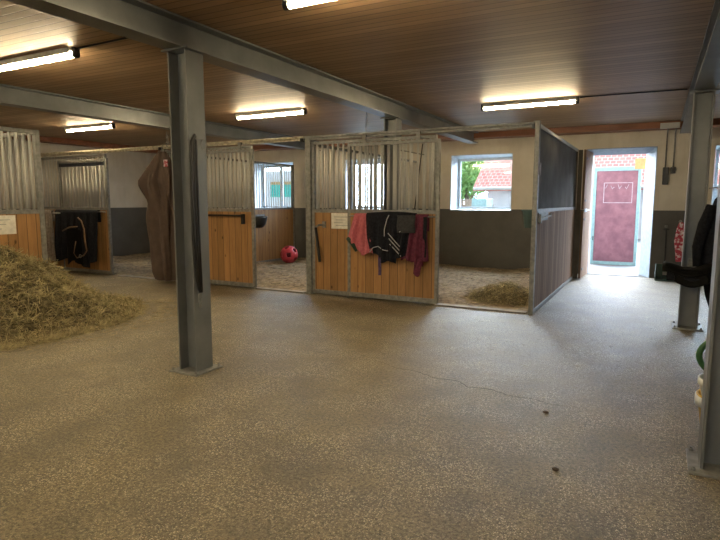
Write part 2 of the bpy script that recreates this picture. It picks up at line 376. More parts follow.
# ================================================= STEEL FRAME
def beam(X, label):
    t = T('steel_beam', label, 'beam', (X, 3.7, 2.76), 'steel ceiling beams')
    m = MB(); m.hsec((X, 2.878), .21, .236, .016, .010, -5, YB-.39, 'y'); t.p('beam_section', m, 'steel')
    for yc in (-.5,):
        m = MB(); m.box(X-.10, X-.006, yc-.005, yc+.005, 2.777, 2.979); m.box(X+.006, X+.10, yc-.005, yc+.005, 2.777, 2.979); t.p('stiffener', m, 'steel')
beam(-3.6, 'long grey steel ceiling beam resting on the free-standing column in the middle of the aisle')
beam(-7.6, 'farther grey steel ceiling beam crossing above the stalls on the left')
beam(.40, 'grey steel ceiling beam running along the right edge above the two right-hand columns')
def column(X, Y, label):
    t = T('steel_column', label, 'column', (X, Y, 0), 'H-section steel columns')
    m = MB(); m.hsec((X, Y), .205, .205, .016, .011, .016, 2.742, 'z'); t.p('column_section', m, 'steel', bevel=.002)
    m = MB(); m.box(X-.16, X+.16, Y-.17, Y+.17, 0, .016); bp = t.p('base_plate', m, 'galv', bevel=.002)
    m = MB(); m.box(X-.15, X+.15, Y-.125, Y+.125, 2.742, 2.758); t.p('cap_plate', m, 'steel')
    for sx in (-1, 1):
        for sy in (-1, 1):
            m = MB(); m.lathe([(.013, .016), (.013, .028), (.007, .028), (.007, .04)], (X+sx*.135, Y+sy*.145, 0), 6); t.p('bolt', m, 'galv', bp)
    return t
column(-3.585, 3.62, 'free-standing grey steel column in the open floor with a black strap hanging on it')
column(.40, 3.62, 'nearest grey steel column cut off by the right edge, buckets behind it')
column(.405, 7.67, 'grey steel column near the right with a black saddle and jacket hung on it')
column(-3.62, 7.90, 'steel column rising behind the grille of the stall door hung with rugs')
column(-7.6, 7.93, 'steel column rising behind the front of the stall with the hanging brown rug')

# ================================================= CEILING LIGHTS
def light(x0, x1, y, label):
    t = T('fluorescent_light', label, 'ceiling light', ((x0+x1)/2, y, CEIL), 'fluorescent tube lights on the board ceiling')
    m = MB(); m.box(x0+.02, x1-.02, y-.055, y+.055, CEIL-.034, CEIL-.001); m.box(x0+.02, x1-.02, y-.06, y-.05, CEIL-.054, CEIL-.001); m.box(x0+.02, x1-.02, y+.05, y+.06, CEIL-.054, CEIL-.001); t.p('housing', m, 'whitep', bevel=.004)
    m = MB(); m.tube([(x0+.03, y, CEIL-.068), (x1-.03, y, CEIL-.068)], .024, 12); t.p('tube', m, 'tube', smooth=True)
    for xx in (x0, x1):
        m = MB(); m.tube([(xx-.012, y, CEIL-.066), (xx+.032, y, CEIL-.066)], .034, 14); m.box(xx-.01, xx+.03, y-.03, y+.03, CEIL-.07, CEIL-.001); t.p('end_cap', m, 'black', bevel=.003)
light(-6.60, -5.14, 3.72, 'large fluorescent tube light at the top left, in front of the farther beam')
light(-2.50, -1.06, 3.55, 'fluorescent tube light cut off by the top edge of the picture')
light(-6.50, -5.10, 7.72, 'fluorescent tube light between the two beams, above the stall with the ball')
light(-2.48, -1.10, 8.72, 'fluorescent tube light above the stall with the open window')
light(-10.75, -9.35, 7.48, 'farthest small fluorescent tube light, at the left above the stall fronts')
for q in ((-6.4, -5.0, -.6, 'left of the viewpoint, beside it'), (-2.5, -1.1, -.6, 'just behind the viewpoint, near the middle'), (1.4, 2.8, -.6, 'right of the viewpoint, past the right beam'), (-10.7, -9.3, 3.5, 'beyond the left edge, above the barred stall behind the hay'),
          (-2.5, -1.1, -3.6, 'far behind the viewpoint by the wide gate'), (-6.4, -5.0, -3.6, 'far behind the viewpoint, left of the gate')): light(*q[:3], 'fluorescent tube light '+q[3])

# cables and junction box
m = MB(); m.tube([(-1.06, 8.72, CEIL-.012), (-.5, 8.74, CEIL-.010), (.27, 8.76, CEIL-.012)], .009, 6)
single('ceiling_cable', m, 'black', (-1.06, 8.72, CEIL-.012), 'thin dark cable along the ceiling from the right-hand tube light to the right beam', 'cable')
m = MB(); m.tube([(-5.12, 3.72, CEIL-.012), (-4.3, 3.70, CEIL-.010), (-3.73, 3.69, CEIL-.012)], .009, 6)
single('ceiling_cable', m, 'black', (-4.96, 3.72, CEIL-.012), 'thin dark cable from the large left tube light to the long beam', 'cable')
t = T('junction_box', 'grey electrical junction box with two pipes to switches, right of the doorway', 'electrical box', (.13, YB, 2.85))
m = MB(); m.box(-.03, .29, YB-.46, YB-.38, 2.86, 2.96); t.p('box', m, 'galvd', bevel=.006)
for x0, zb in ((.10, 2.17), (.235, 2.17)):
    m = MB(); m.tube([(x0, YB-.42, 2.86), (x0, YB-.40, 2.83), (x0, YB-.03, 2.82), (x0, YB-.02, 2.78), (x0, YB-.02, zb)], .012, 8); t.p('conduit', m, 'galv', smooth=True)
t = T('light_switch', 'tall narrow black switch box on the cream wall right of the doorway', 'switch', (.12, YB, 1.88))
m = MB(); m.box(.06, .165, YB-.07, YB-.001, 1.84, 2.17); t.p('box', m, 'black', bevel=.01)
m = MB(); m.box(.09, .135, YB-.085, YB-.07, 1.94, 2.0); t.p('button', m, 'darkgreycloth', bevel=.004)
t = T('light_switch', 'small square black switch beside the taller switch box on the cream wall', 'switch', (.235, YB, 2.05))
m = MB(); m.box(.19, .28, YB-.06, YB-.001, 2.05, 2.17); t.p('box', m, 'black', bevel=.008)
m = MB(); m.box(.215, .255, YB-.07, YB-.06, 2.08, 2.14); t.p('button', m, 'darkgreycloth', bevel=.003)

# ================================================= STALL FRONTS (planes y = const)
YF = 7.67
def bars_x(t, xs, y, z0, z1, rad=.0180, mat='galvd'):
    m = MB(); m.tube([(xs[0], y, z0), (xs[0], y, z1)], rad, 8); b = t.p('bar', m, mat, smooth=True)
    t.reps(b, [(x-xs[0], 0, 0) for x in xs[1:]])
def panel(name, label, cat, x0, x1, y, top, mid=1.35, bot=.05, foot=.012, th=.05, group=None, sp=.09, wood='pine', rail='galv', extra=True):
    """framed front: boards below, bars above"""
    t = T(name, label, cat, ((x0+x1)/2, y, 0), group); h = th/2
    m = MB(); m.box(x0, x0+.05, y-h, y+h, foot, top); t.p('side_post', m, rail, bevel=.003)
    m = MB(); m.box(x1-.05, x1, y-h, y+h, foot, top); t.p('side_post', m, rail, bevel=.003)
    m = MB(); m.box(x0+.05, x1-.05, y-h, y+h, top-.045, top); t.p('top_rail', m, rail, bevel=.003)
    m = MB(); m.box(x0+.05, x1-.05, y-h, y+h, mid-.02, mid+.035); t.p('middle_rail', m, rail, bevel=.003)
    m = MB(); m.box(x0+.05, x1-.05, y-h, y+h, foot, foot+.07); t.p('bottom_rail', m, rail, bevel=.003)
    m = MB(); m.box(x0+.05, x1-.05, y-h*.7, y+h*.7, foot+.07, mid-.02); t.p('boarding', m, wood)
    n = int((x1-x0-.1)/sp); s = (x1-x0-.1)/n
    bars_x(t, [x0+.05+s*(i+.5) for i in range(n)], y, mid+.035, top-.045)
    return t
def post(name, label, x, y, h, w=.10, mat='galv', group='stall front posts'):
    t = T(name, label, 'post', (x, y, 0), group)
    m = MB(); m.box(x-w/2, x+w/2, y-w/2, y+w/2, 0, h); t.p('upright', m, mat, bevel=.004)
    m = MB(); m.box(x-w/2-.004, x+w/2+.004, y-w/2-.004, y+w/2+.004, h, h+.012); t.p('cap', m, mat)
    m = MB(); m.box(x-w/2-.02, x+w/2+.02, y-w/2-.02, y+w/2+.02, 0, .008); t.p('foot_plate', m, mat)
    return t

# stall with the horse rugs (middle)
post('stall_post', 'galvanised stall post left of the panel with the paper notice', -4.985, YF, 2.46, .10)
fB = panel('stall_front_panel', 'fixed stall front panel with pine boards, barred top and a paper notice', 'stall panel', -4.93, -2.82, YF, 2.45, sp=.092)
m = MB(); m.box(-4.56, -4.18, YF-.034, YF-.028, 1.08, 1.325)
nt = single('paper_notice', m, 'paper', (-4.37, YF-.03, 1.08), 'white paper notice pinned on the pine boards of the middle stall', 'notice')
for k in range(4):
    m2 = MB(); z = 1.26-.045*k; m2.box(-4.51+.03*(k % 2), -4.25-.05*(k % 3), YF-.0355, YF-.034, z, z+.008); obj('print_line', m2, 'ink', nt, (-4.37, YF-.03, 1.08))
dB = panel('sliding_stall_door', 'sliding stall door of pine boards and bars, horse rugs hanging on it', 'stall door', -4.23, -2.74, YF-.075, 2.385, foot=.03, sp=.115)
m = MB(); m.tube([(-4.17, YF-.105, 1.285), (-4.17, YF-.16, 1.29), (-2.80, YF-.16, 1.29), (-2.80, YF-.105, 1.285)], .010, 8); dB.p('rug_rail', m, 'galv', smooth=True)
m = MB(); m.tube([(-3.35, YF-.075, 1.95+.3), (-2.98, YF-.08, 2.17)], .008, 6); dB.p('cross_bar', m, 'galv')
m = MB(); m.tube([(-3.02, YF-.05, 2.33), (-3.13, YF-.05, 1.40)], .008, 6); dB.p('brace_rod', m, 'black')
for xx in (-3.95, -3.08):
    m = MB(); m.box(xx-.03, xx+.03, YF-.085, YF-.07, 2.385, 2.50); rh = dB.p('roller_hanger', m, 'galv'); m = MB(); m.lathe([(.03, YF-.07), (.03, YF-.045)], (xx, 0, 2.49), 12, 'y'); dB.p('roller', m, 'black', rh)
m = MB(); m.box(-4.235, -4.205, YF-.115, YF-.102, .0, .12); dB.p('floor_guide', m, 'galv')
# dark handle on the fixed panel
t = T('door_latch_handle', 'long black slanted handle on the fixed pine panel below the notice', 'handle', (-4.75, YF-.03, .55))
m = MB(); m.tube([(-4.83, YF-.075, 1.09), (-4.76, YF-.085, .62), (-4.75, YF-.085, .54)], [.022, .026, .022], 8); t.p('grip', m, 'black', smooth=True)
m = MB(); m.tube([(-4.84, YF-.075, 1.09), (-4.77, YF-.075, 1.13), (-4.70, YF-.035, 1.14)], .017, 8); m.box(-4.73, -4.67, YF-.036, YF-.019, 1.09, 1.19); t.p('bracket', m, 'galv')

# stall with the ball
post('stall_post', 'stall post with the brown rug hanging over it', -8.22, YF, 2.46, .09)
panel('stall_front_panel', 'fixed barred pine panel behind the sliding door of the stall with the ball', 'stall panel', -8.17, -6.14, YF, 2.45, sp=.092)
dA = panel('sliding_stall_door', 'sliding pine stall door with a black rug bar, left of the ball', 'stall door', -7.50, -6.06, YF-.075, 2.385, foot=.03, sp=.092)
m = MB(); m.tube([(-7.25, YF-.105, 1.255), (-7.25, YF-.16, 1.265), (-6.27, YF-.16, 1.265)], .015, 8); m.box(-6.28, -6.245, YF-.17, YF-.102, 1.12, 1.29); dA.p('rug_bar', m, 'black', bevel=.003)
for xx in (-7.2, -6.35):
    m = MB(); m.box(xx-.03, xx+.03, YF-.085, YF-.07, 2.385, 2.50); rh = dA.p('roller_hanger', m, 'galv'); m = MB(); m.lathe([(.03, YF-.07), (.03, YF-.045)], (xx, 0, 2.49), 12, 'y'); dA.p('roller', m, 'black', rh)

# far left stall
post('stall_post', 'far left stall post beside the grey rug', -12.10, YF, 2.46, .09)
panel('stall_front_panel', 'fixed barred panel at the far left behind the hanging tack', 'stall panel', -12.05, -9.85, YF, 2.45, sp=.092)
dC = panel('sliding_stall_door', 'sliding stall door with its top frame coloured dark for shade, black tack hanging on it', 'stall door', -11.25, -9.72, YF-.075, 2.36, foot=.03, sp=.115)
m = MB(); m.box(-11.19, -9.78, YF-.112, YF-.101, 2.22, 2.285); dC.p('shaded_rail', m, 'blackcloth', label='cross rail coloured black for the shade on the frame')  # shade on the door's top frame, put into a black rail colour
m = MB(); m.tube([(-11.2, YF-.105, 1.29), (-11.2, YF-.17, 1.30), (-9.80, YF-.17, 1.30), (-9.80, YF-.105, 1.29)], .010, 8); dC.p('rug_rail', m, 'galv')

# sliding tracks
def track(x0, x1, label, mat='rail'):
    t = T('door_track', label, 'rail', ((x0+x1)/2, YF-.02, 2.47), 'sliding door tracks above the stall fronts')
    m = MB(); m.box(x0, x1, YF-.10, YF-.04, 2.505, 2.535); m.box(x0, x1, YF-.045, YF-.035, 2.472, 2.505); t.p('rail', m, mat, bevel=.003)
    n = max(2, int((x1-x0)/.9))
    for i in range(n+1):
        xx = x0+.04+(x1-x0-.08)*i/n; m = MB(); m.box(xx-.03, xx+.03, YF-.035, YF+.045, 2.475, 2.53); t.p('bracket', m, 'galv')
    m = MB(); m.box(x1-.03, x1-.001, YF-.115, YF-.03, 2.45, 2.505); t.p('end_stop', m, 'black')
track(-11.9, -8.22, 'sliding door track above the far left stall opening')
track(-8.2, -5.06, 'worn cream sliding door track above the opening to the stall with the ball')
track(-5.03, -1.46, 'long sliding door track above the middle stall and the window bay', 'galv')

# left stall front (plane x = const), behind the hay heap
XD = -7.80
t = T('stall_front_panel', 'stall front at the left edge behind the hay heap, pine boards below grey bars', 'stall panel', (XD, 3.8, 0))
y0, y1 = 2.2, 4.985
m = MB(); m.box(XD-.035, XD+.035, y1-.07, y1, 0, 2.5); t.p('side_post', m, 'galv', bevel=.003)
m = MB(); m.box(XD-.035, XD+.035, y0, y0+.07, 0, 2.5); t.p('side_post', m, 'galv', bevel=.003)
for nm, za, zb in (('top_rail', 2.44, 2.495), ('middle_rail', 1.33, 1.39), ('bottom_rail', .01, .08)):
    m = MB(); m.box(XD-.03, XD+.03, y0+.07, y1-.07, za, zb); t.p(nm, m, 'galv', bevel=.003)
m = MB(); m.box(XD-.018, XD+.018, y0+.07, y1-.07, .08, 1.33); t.p('boarding', m, 'piney')
m = MB(); m.tube([(XD, y0+.12, 1.39), (XD, y0+.12, 2.44)], .0180, 8); b = t.p('bar', m, 'galvd', smooth=True); t.reps(b, [(0, .094*k, 0) for k in range(1, 28)])
m = MB(); m.box(XD+.0185, XD+.025, 3.9, 4.57, 1.06, 1.315)
nt = single('paper_notice', m, 'paper', (XD, 4.3, 1.05), 'white paper notice on the pine boards above the hay heap', 'notice')
for k in range(3):
    m2 = MB(); z = 1.25-.06*k; m2.box(XD+.025, XD+.0265, 4.0, 4.5-.06*k, z, z+.008); obj('print_line', m2, 'ink', nt, (XD, 4.3, 1.05))
t = T('stall_partition', 'barred partition running left from the post beside the hay heap', 'partition', (-9.3, 5.05, 0))
def part_x(t, x0, x1, y, wood='pine'):
    for nm, za, zb in (('top_rail', 2.44, 2.495), ('middle_rail', 1.33, 1.39), ('bottom_rail', .01, .08)):
        m = MB(); m.box(x0, x1, y-.025, y+.025, za, zb); t.p(nm, m, 'galv', bevel=.003)
    m = MB(); m.box(x0, x1, y-.018, y+.018, .08, 1.33); t.p('boarding', m, wood)
    n = int((x1-x0)/.11); bars_x(t, [x0+.05+.11*i for i in range(n)], y, 1.39, 2.44)
part_x(t, -12.85, XD-.04, 4.95)

# partitions between stalls (plane x = const)
def part_y(label, X, y0, y1, top=2.45, wood='piney', n=46, endpost=True):
    t = T('stall_partition', label, 'partition', (X, (y0+y1)/2, 0), 'barred partitions between the stalls')
    for nm, za, zb in (('top_rail', top-.045, top), ('middle_rail', 1.31, 1.355), ('bottom_rail', .01, .08)):
        m = MB(); m.box(X-.025, X+.025, y0+.05, y1-.05, za, zb); t.p(nm, m, 'galv', bevel=.003)
    m = MB(); m.box(X-.018, X+.018, y0+.05, y1-.05, .08, 1.31); t.p('boarding', m, wood)
    for q in (y0, y1-.05):
        m = MB(); m.box(X-.03, X+.03, q, q+.05, 0, top); t.p('side_post', m, 'galv', bevel=.003)
    s = (y1-y0-.1)/n; m = MB(); m.tube([(X, y0+.05+s/2, 1.355), (X, y0+.05+s/2, top-.045)], .011, 8); b = t.p('bar', m, 'galvd', smooth=True)
    t.reps(b, [(0, s*k, 0) for k in range(1, n)]); return t
part_y('barred partition with pine boards between the ball stall and the one left of it', -8.42, YF+.06, YB-.28)
part_y('barred partition behind the left edge of the middle stall front', -5.03, YF+.06, YB-.05)

# solid partition on the right
t = T('stall_partition', 'solid partition by the aisle, dark grey sheet above weathered wooden boards', 'partition', (-1.44, 9.5, 0))
X = -1.41; ya, yb = YF-.15, 11.5; h = 2.50
m = MB(); m.box(X-.03, X+.03, ya, ya+.08, 0, h+.04); t.p('front_post', m, 'galv', bevel=.004)
m = MB(); m.box(X-.03, X+.03, yb-.06, yb, 0, h); t.p('rear_post', m, 'sheet', bevel=.004)
m = MB(); m.box(X-.03, X+.03, ya+.08, yb-.06, h-.05, h); t.p('top_rail', m, 'galvd', bevel=.003)
m = MB(); m.box(X-.03, X+.03, ya+.08, yb-.06, 1.36, 1.41); t.p('middle_rail', m, 'galv', bevel=.003)
m = MB(); m.box(X-.03, X+.03, ya+.08, yb-.06, .01, .07); t.p('bottom_rail', m, 'galv', bevel=.003)
m = MB(); m.box(X-.015, X+.015, ya+.08, yb-.06, 1.41, h-.05); t.p('upper_sheet', m, 'sheet')
m = MB(); m.box(X-.02, X+.02, ya+.08, yb-.06, .07, 1.36); t.p('boarding', m, 'oldpine')
m = MB(); m.tube([(X-.04, ya, 2.53), (X-.04, yb, 2.53)], .012, 6); t.p('edge_tube', m, 'galvd')
m = MB(); m.box(X+.03, X+.045, ya+.1, ya+.8, 1.25, 1.36); m.tube([(X+.05, ya+.18, 1.28), (X+.075, ya+.35, 1.30), (X+.075, ya+.85, 1.31), (X+.05, ya+1.0, 1.33)], .014, 8)
m.box(X+.03, X+.07, ya+.12, ya+.2, 1.22, 1.34); t.p('bolt_latch', m, 'galv', bevel=.002)
m = MB(); m.box(X+.04, X+.055, ya+.01, ya+.07, 1.85, 2.0); t.p('latch_catch', m, 'black', bevel=.002)
# dark board put in for leaf edge and gap shade, then the stable door
m = MB(); m.box(-1.375, -1.30, 11.505, 11.56, .02, 2.49)
single('dark_gap_board', m, 'sheet', (-1.35, 11.47, .02), 'narrow dark board put in for the leaf edge and the shaded gap between the solid partition and the open stable door', 'board', bevel=.003)
t = T('stable_door', 'open two-part wooden stable door folded inward beside the bright doorway', 'door', (-1.26, 12.3, 0))
for nm, za, zb in (('lower_leaf', .03, 1.33), ('upper_leaf', 1.36, 2.49)):
    m = MB(); m.add([(-1.275, 11.46, za), (-1.235, 11.46, za), (-1.195, 12.36, za), (-1.245, 12.36, za), (-1.275, 11.46, zb), (-1.235, 11.46, zb), (-1.195, 12.36, zb), (-1.245, 12.36, zb)],
                    [(0, 3, 2, 1), (4, 5, 6, 7), (0, 1, 5, 4), (1, 2, 6, 5), (2, 3, 7, 6), (3, 0, 4, 7)])
    lf = t.p(nm, m, 'oldpine', bevel=.004)
    for zz in (za+.15, zb-.18):
        m = MB(); m.box(-1.233, -1.222, 11.55, 11.9, zz, zz+.04); t.p('strap_hinge', m, 'black', lf)
m = MB(); m.box(-1.232, -1.215, 11.5, 12.3, 1.31, 1.375); t.p('middle_batten', m, 'white')

# kerb strips across the openings
for x0, x1, lab in ((-2.78, -1.48, 'flat threshold strip in front of the straw bay below the window'), (-6.06, -5.08, 'flat threshold strip at the opening of the stall with the ball'), (-9.56, -8.28, 'flat threshold strip at the opening left of the brown rug')):
    m = MB(); m.box(x0, x1, YF-.10, YF+.03, 0, .022); single('threshold_strip', m, 'kerb', ((x0+x1)/2, YF, 0), lab, 'threshold', 'stall thresholds', bevel=.004)

# ================================================= BEDDING AND HAY
def bedding(x0, x1, y0, y1, label, n):
    def zf(x, y): return .035+.03*math.sin(x*2.3+y)*math.sin(y*1.7)+.02*math.sin(7*x+3*y)*math.sin(5*y-x)
    m = MB(); m.grid(lambda a, b: (x0+(x1-x0)*a, y0+(y1-y0)*b, max(.012, zf(x0+(x1-x0)*a, y0+(y1-y0)*b)*min(1, .3+b*9))), 50, 60)
    def place(k):
        X = rng.uniform(x0+.08, x1-.08, k); Y = rng.uniform(y0+.06, y1-.1, k); Z = np.array([max(.012, zf(a, b)) for a, b in zip(X, Y)]); return np.stack([X, Y, Z+.004], 1)
    s = strands(n, place, .16, .007, flat=.15)
    o = single('straw_bedding', m, 'bed', ((x0+x1)/2, y0, 0), label, 'straw', 'straw bedding in the stalls', 'stuff', smooth=True)
    obj('loose_strands', s, 'strawdry', o, ((x0+x1)/2, y0, 0))
bedding(-4.98, -1.48, YF+.04, YB-.02, 'straw bedding on the floor of the bay below the open window', 6500)
bedding(-8.38, -5.08, YF+.04, YB-.02, 'straw bedding around the pink ball', 5000)
bedding(-12.85, -8.48, YF+.04, YB-.02, 'straw bedding in the far left stall beyond the brown rug', 5000)

def heap(name, label, cat, zf, bx, n, length, width, res, ok, mat=('haybase', 'hay')):
    x0, x1, y0, y1 = bx; nx, ny = int((x1-x0)/res), int((y1-y0)/res)
    m = MB(); idx = {}
    for j in range(ny+1):
        for i in range(nx+1):
            x, y = x0+res*i, y0+res*j; z = zf(x, y)
            if z > -.02 and ok(x, y): idx[(i, j)] = len(m.v); m.v.append((x, y, max(z, .002)))
    for (i, j) in idx:
        q = [(i, j), (i+1, j), (i+1, j+1), (i, j+1)]
        if all(k in idx for k in q): m.f.append(tuple(idx[k] for k in q))
    V = np.array(m.v)
    def place(k):
        P = V[rng.integers(0, len(V), k)]+rng.uniform(-res, res, (k, 3))*np.array([.5, .5, 0]); P[:, 2] += rng.uniform(-.01, .018, k); return P
    s = strands(n, place, length, width, flat=.55, curl=.5)
    loc = ((x0+x1)/2, (y0+y1)/2, 0)
    o = single(name, m, mat[0], loc, label, cat, None, 'stuff', smooth=True); obj('hay_strands', s, mat[1], o, loc); return o
def hz(x, y):
    dx = (x+7.55)/(1.58 if x > -7.55 else 1.3); dy = (y-3.95)/(1.60 if y > 3.95 else 1.9)
    d = (abs(dx)**2.0+abs(dy)**2.0)**.5
    z = 1.06*(1-d)**1.0 if d < 1 else -.1*(d-1)
    if d < 1: z = min(z, .86+.1*(1-d))
    return z+(.07*math.sin(5*x+2.1*y)*math.sin(4.3*y-1.3*x)+.045*math.sin(11*x+3)*math.sin(13*y)+.03*math.sin(23*x+7*y)*math.sin(19*y))*min(1, max(0, (1.0-d)*4))
heap('hay_heap', 'large heap of loose hay on the floor against the left stall front', 'hay', hz, (-9.3, -5.7, 1.8, 6.1), 15000, .32, .012, .05,
     lambda x, y: x > XD+.07 or y > 5.14)
def cz(x, y):
    d = math.hypot((x+1.98)/.62, (y-8.55)/.62); return (.24*(1-d) if d < 1 else -.1)+.03*math.sin(9*x)*math.sin(11*y)*(d < 1)+(.03 if d < 1 else 0)
heap('hay_heap', 'small clump of hay on the bedding beside the solid partition', 'hay', cz, (-2.7, -1.5, 7.9, 9.2), 2600, .18, .007, .05, lambda x, y: x < -1.55)
def sp(k):
    a = np.abs(rng.normal(0, 1, k)); th = rng.uniform(-1.3, 1.5, k); X = -6.9+1.25*np.cos(th)*(1+.18*a); Y = 4.2+1.6*np.sin(th)*(1+.2*a); return np.stack([X, Y, np.full(k, .006)], 1)
def sc_(k): return np.stack([rng.uniform(-6.0, 1.2, k), rng.uniform(.9, 7.4, k), np.full(k, .005)], 1)
s = strands(1300, sp, .14, .006, flat=.06); s2 = strands(6500, sc_, .05, .0035, flat=.03); s.add(s2.v, s2.f)
single('scattered_straw', s, 'strawdry', (-4, 4, 0), 'fine loose straw scattered over the open floor', 'straw', None, 'stuff')
for x, y, lab in ((-.62, 4.02, 'small dark dropping on the floor below the end of the crack'), (-.42, 3.15, 'small dark crumb of dirt on the floor in the right foreground'), (-.98, 1.62, 'small dark crumb of dirt on the floor at the bottom of the picture')):
    m = MB(); m.lathe([(.004, 0), (.018, .003), (.02, .008), (.012, .012), (.003, .013)], (x, y, 0), 9); single('dirt_crumb', m, 'crack', (x, y, 0), lab, 'dirt', 'dirt crumbs on the floor', smooth=True)

# ================================================= CLOTH
def drape(x_l, x_r, z_top, z_bot, y, folds=5, amp=.03, back=.22, nu=60, nv=34, seed=0, sag=0):
    """sheet hung over a rail along x; x_l,x_r,z_bot are functions"""
    def fn(a, b):
        wv = amp*(math.sin(a*folds*2*math.pi+seed+1.2*math.sin(b*2.5+seed))+.45*math.sin(a*folds*4.3*math.pi+seed*2+b*2))
        if b < .12:
            t = b/.12; return (x_l(0)+(x_r(0)-x_l(0))*a, y+.055, z_top-back*(1-t)+.0)
        if b < .2:
            t = (b-.12)/.08; an = math.pi*t; return (x_l(0)+(x_r(0)-x_l(0))*a, y+.0275*(1+math.cos(an))-.0, z_top+.022*math.sin(an)-sag*math.sin(a*math.pi))
        t = (b-.2)/.8; zb = z_bot(a); z = z_top+(zb-z_top)*t-sag*math.sin(a*math.pi)*(1-t)
        return (x_l(t)+(x_r(t)-x_l(t))*a, y-.004+min(.02, wv*min(1, t*2.2))-.055*min(1, t*1.5)-.015, z)
    return MB().grid(fn, nu, nv)
yr = YF-.185
lerp = lambda a, b, t: a+(b-a)*t
RUGG = 'horse rugs on the middle stall door'
t = T('horse_rug', 'pink fleece horse rug at the left end of the stall door rail', 'horse rug', (-3.9, yr, 1.39), RUGG)
m = drape(lambda q: lerp(-4.05, -4.15, q), lambda q: lerp(-3.78, -3.68, q), 1.305, lambda a: lerp(.92, .72, min(1, a*1.6))+.03*math.sin(a*9), yr, 2.6, .035, seed=1)
t.p('fleece', m, 'pink', smooth=True, solid=.012)
m = MB(); m.tube([(-4.14, yr-.07, .95), (-4.05, yr-.085, .88), (-3.98, yr-.085, .76)], [.03, .038, .02], 8); t.p('corner_binding', m, 'dgreenp', smooth=True, label='dark green corner binding')
t = T('horse_rug', 'black horse rug with grey piping in the centre of the stall door', 'horse rug', (-3.45, yr, 1.39), RUGG)
def zb(a): return (.80 if a < .12 else .72 if a < .3 else .62 if a < .75 else .70)+.02*math.sin(a*14)
m = drape(lambda q: lerp(-3.84, -3.76, q*q), lambda q: lerp(-3.05, -3.18, q), 1.315, zb, yr-.016, 4, .03, seed=3, sag=-.02)
rbody = t.p('rug_body', m, 'blackcloth', smooth=True, solid=.014)
def pipe(pts): return MB().tube(pts, .0065, 6)
Yp = yr-.118
t.p('piping', pipe([(-3.44, Yp+.03, 1.31), (-3.46, Yp, 1.25), (-3.50, Yp, 1.10), (-3.50, Yp, 1.0)]), 'piping', rbody, label='grey piping')
t.p('piping', pipe([(-3.14, Yp+.03, 1.30), (-3.13, Yp, 1.22), (-3.20, Yp, 1.10), (-3.26, Yp, 1.07)]), 'piping', rbody, label='grey piping')
t.p('piping', pipe([(-3.74, Yp, .76), (-3.68, Yp, .83), (-3.60, Yp, .85), (-3.52, Yp, .80), (-3.44, Yp, .79)]), 'piping', rbody, label='grey piping')
for k in range(3): t.p('strap', pipe([(-3.44+.015*k, Yp-.004, .95-.08*k+.1), (-3.34+.015*k, Yp-.01, .85-.075*k+.1), (-3.25+.01*k, Yp-.006, .78-.07*k+.08)]), 'piping', rbody, label='striped strap')
m = MB(); m.grid(lambda a, b: (lerp(-3.30, -3.02, a), Yp+.008-.03*math.sin(a*3.1)+.012*math.sin(b*7+a*8), lerp(1.31, 1.06, b)), 12, 12); t.p('neck_flap', m, 'darkgreycloth', smooth=True, solid=.01)
m = MB(); m.grid(lambda a, b: (-3.60+.045*a, Yp+.01+.006*math.sin(b*9), lerp(.85, .42, b)), 2, 16); t.p('hanging_strap', m, 'purple', solid=.006, label='dark purple strap hanging down')
t = T('horse_rug', 'maroon horse rug with dark edges at the right end of the stall door rail', 'horse rug', (-2.98, yr, 1.39), RUGG)
def zb2(a): return (.66 if a < .5 else .58 if a < .8 else .68)+.025*math.sin(a*12)
m = drape(lambda q: lerp(-3.18, -3.24, q), lambda q: lerp(-2.87, -2.83, q), 1.30, zb2, yr-.0, 3.2, .035, seed=5)
t.p('rug_body', m, 'maroon', smooth=True, solid=.014)
m = MB(); m.grid(lambda a, b: (lerp(-3.02, -2.92, a)-.02*b, yr-.095+.012*math.sin(a*6+b*5), lerp(.70, .48-.05*math.sin(a*3), b)), 10, 8); t.p('tail_flap', m, 'maroon', smooth=True, solid=.012)
m = MB(); m.grid(lambda a, b: (lerp(-2.90, -2.85, a), yr-.10+.01*math.sin(b*11), lerp(1.29, .72, b)), 3, 14); t.p('edge_binding', m, 'blackcloth', smooth=True, solid=.01)

# big brown rug hanging from the track at the post
def bunch(prof, cy, ribs, amp, n=72, squash=.42, seed=0):
    """prof: (z, x_left, x_right)"""
    m = MB(); zs = [p[0] for p in prof]; NZ = 46; v = []
    for j in range(NZ+1):
        z = zs[0]+(zs[-1]-zs[0])*j/NZ
        for k in range(len(prof)-1):
            if (prof[k][0] >= z >= prof[k+1][0]): t = (prof[k][0]-z)/(prof[k][0]-prof[k+1][0]+1e-9); xl = lerp(prof[k][1], prof[k+1][1], t); xr = lerp(prof[k][2], prof[k+1][2], t); break
        cx, hw = (xl+xr)/2, (xr-xl)/2
        for i in range(n):
            a = 2*math.pi*i/n; rr = 1+amp*math.sin(ribs*a+seed+1.5*math.sin(z*2.2))+amp*.5*math.sin((ribs*2-1)*a+z*3)
            v.append((cx+hw*rr*math.cos(a)*.93, cy+min(hw, .26)*squash*rr*math.sin(a), z))
    f = [(j*n+i, j*n+(i+1) % n, (j+1)*n+(i+1) % n, (j+1)*n+i) for j in range(NZ) for i in range(n)]+[tuple(range(n)), tuple(NZ*n+i for i in range(n-1, -1, -1))]
    return m.add(v, f)
t = T('hanging_rug', 'long brown rug hanging from the rail down to the floor, left of the free-standing column', 'horse rug', (-8.1, 7.42, .05))
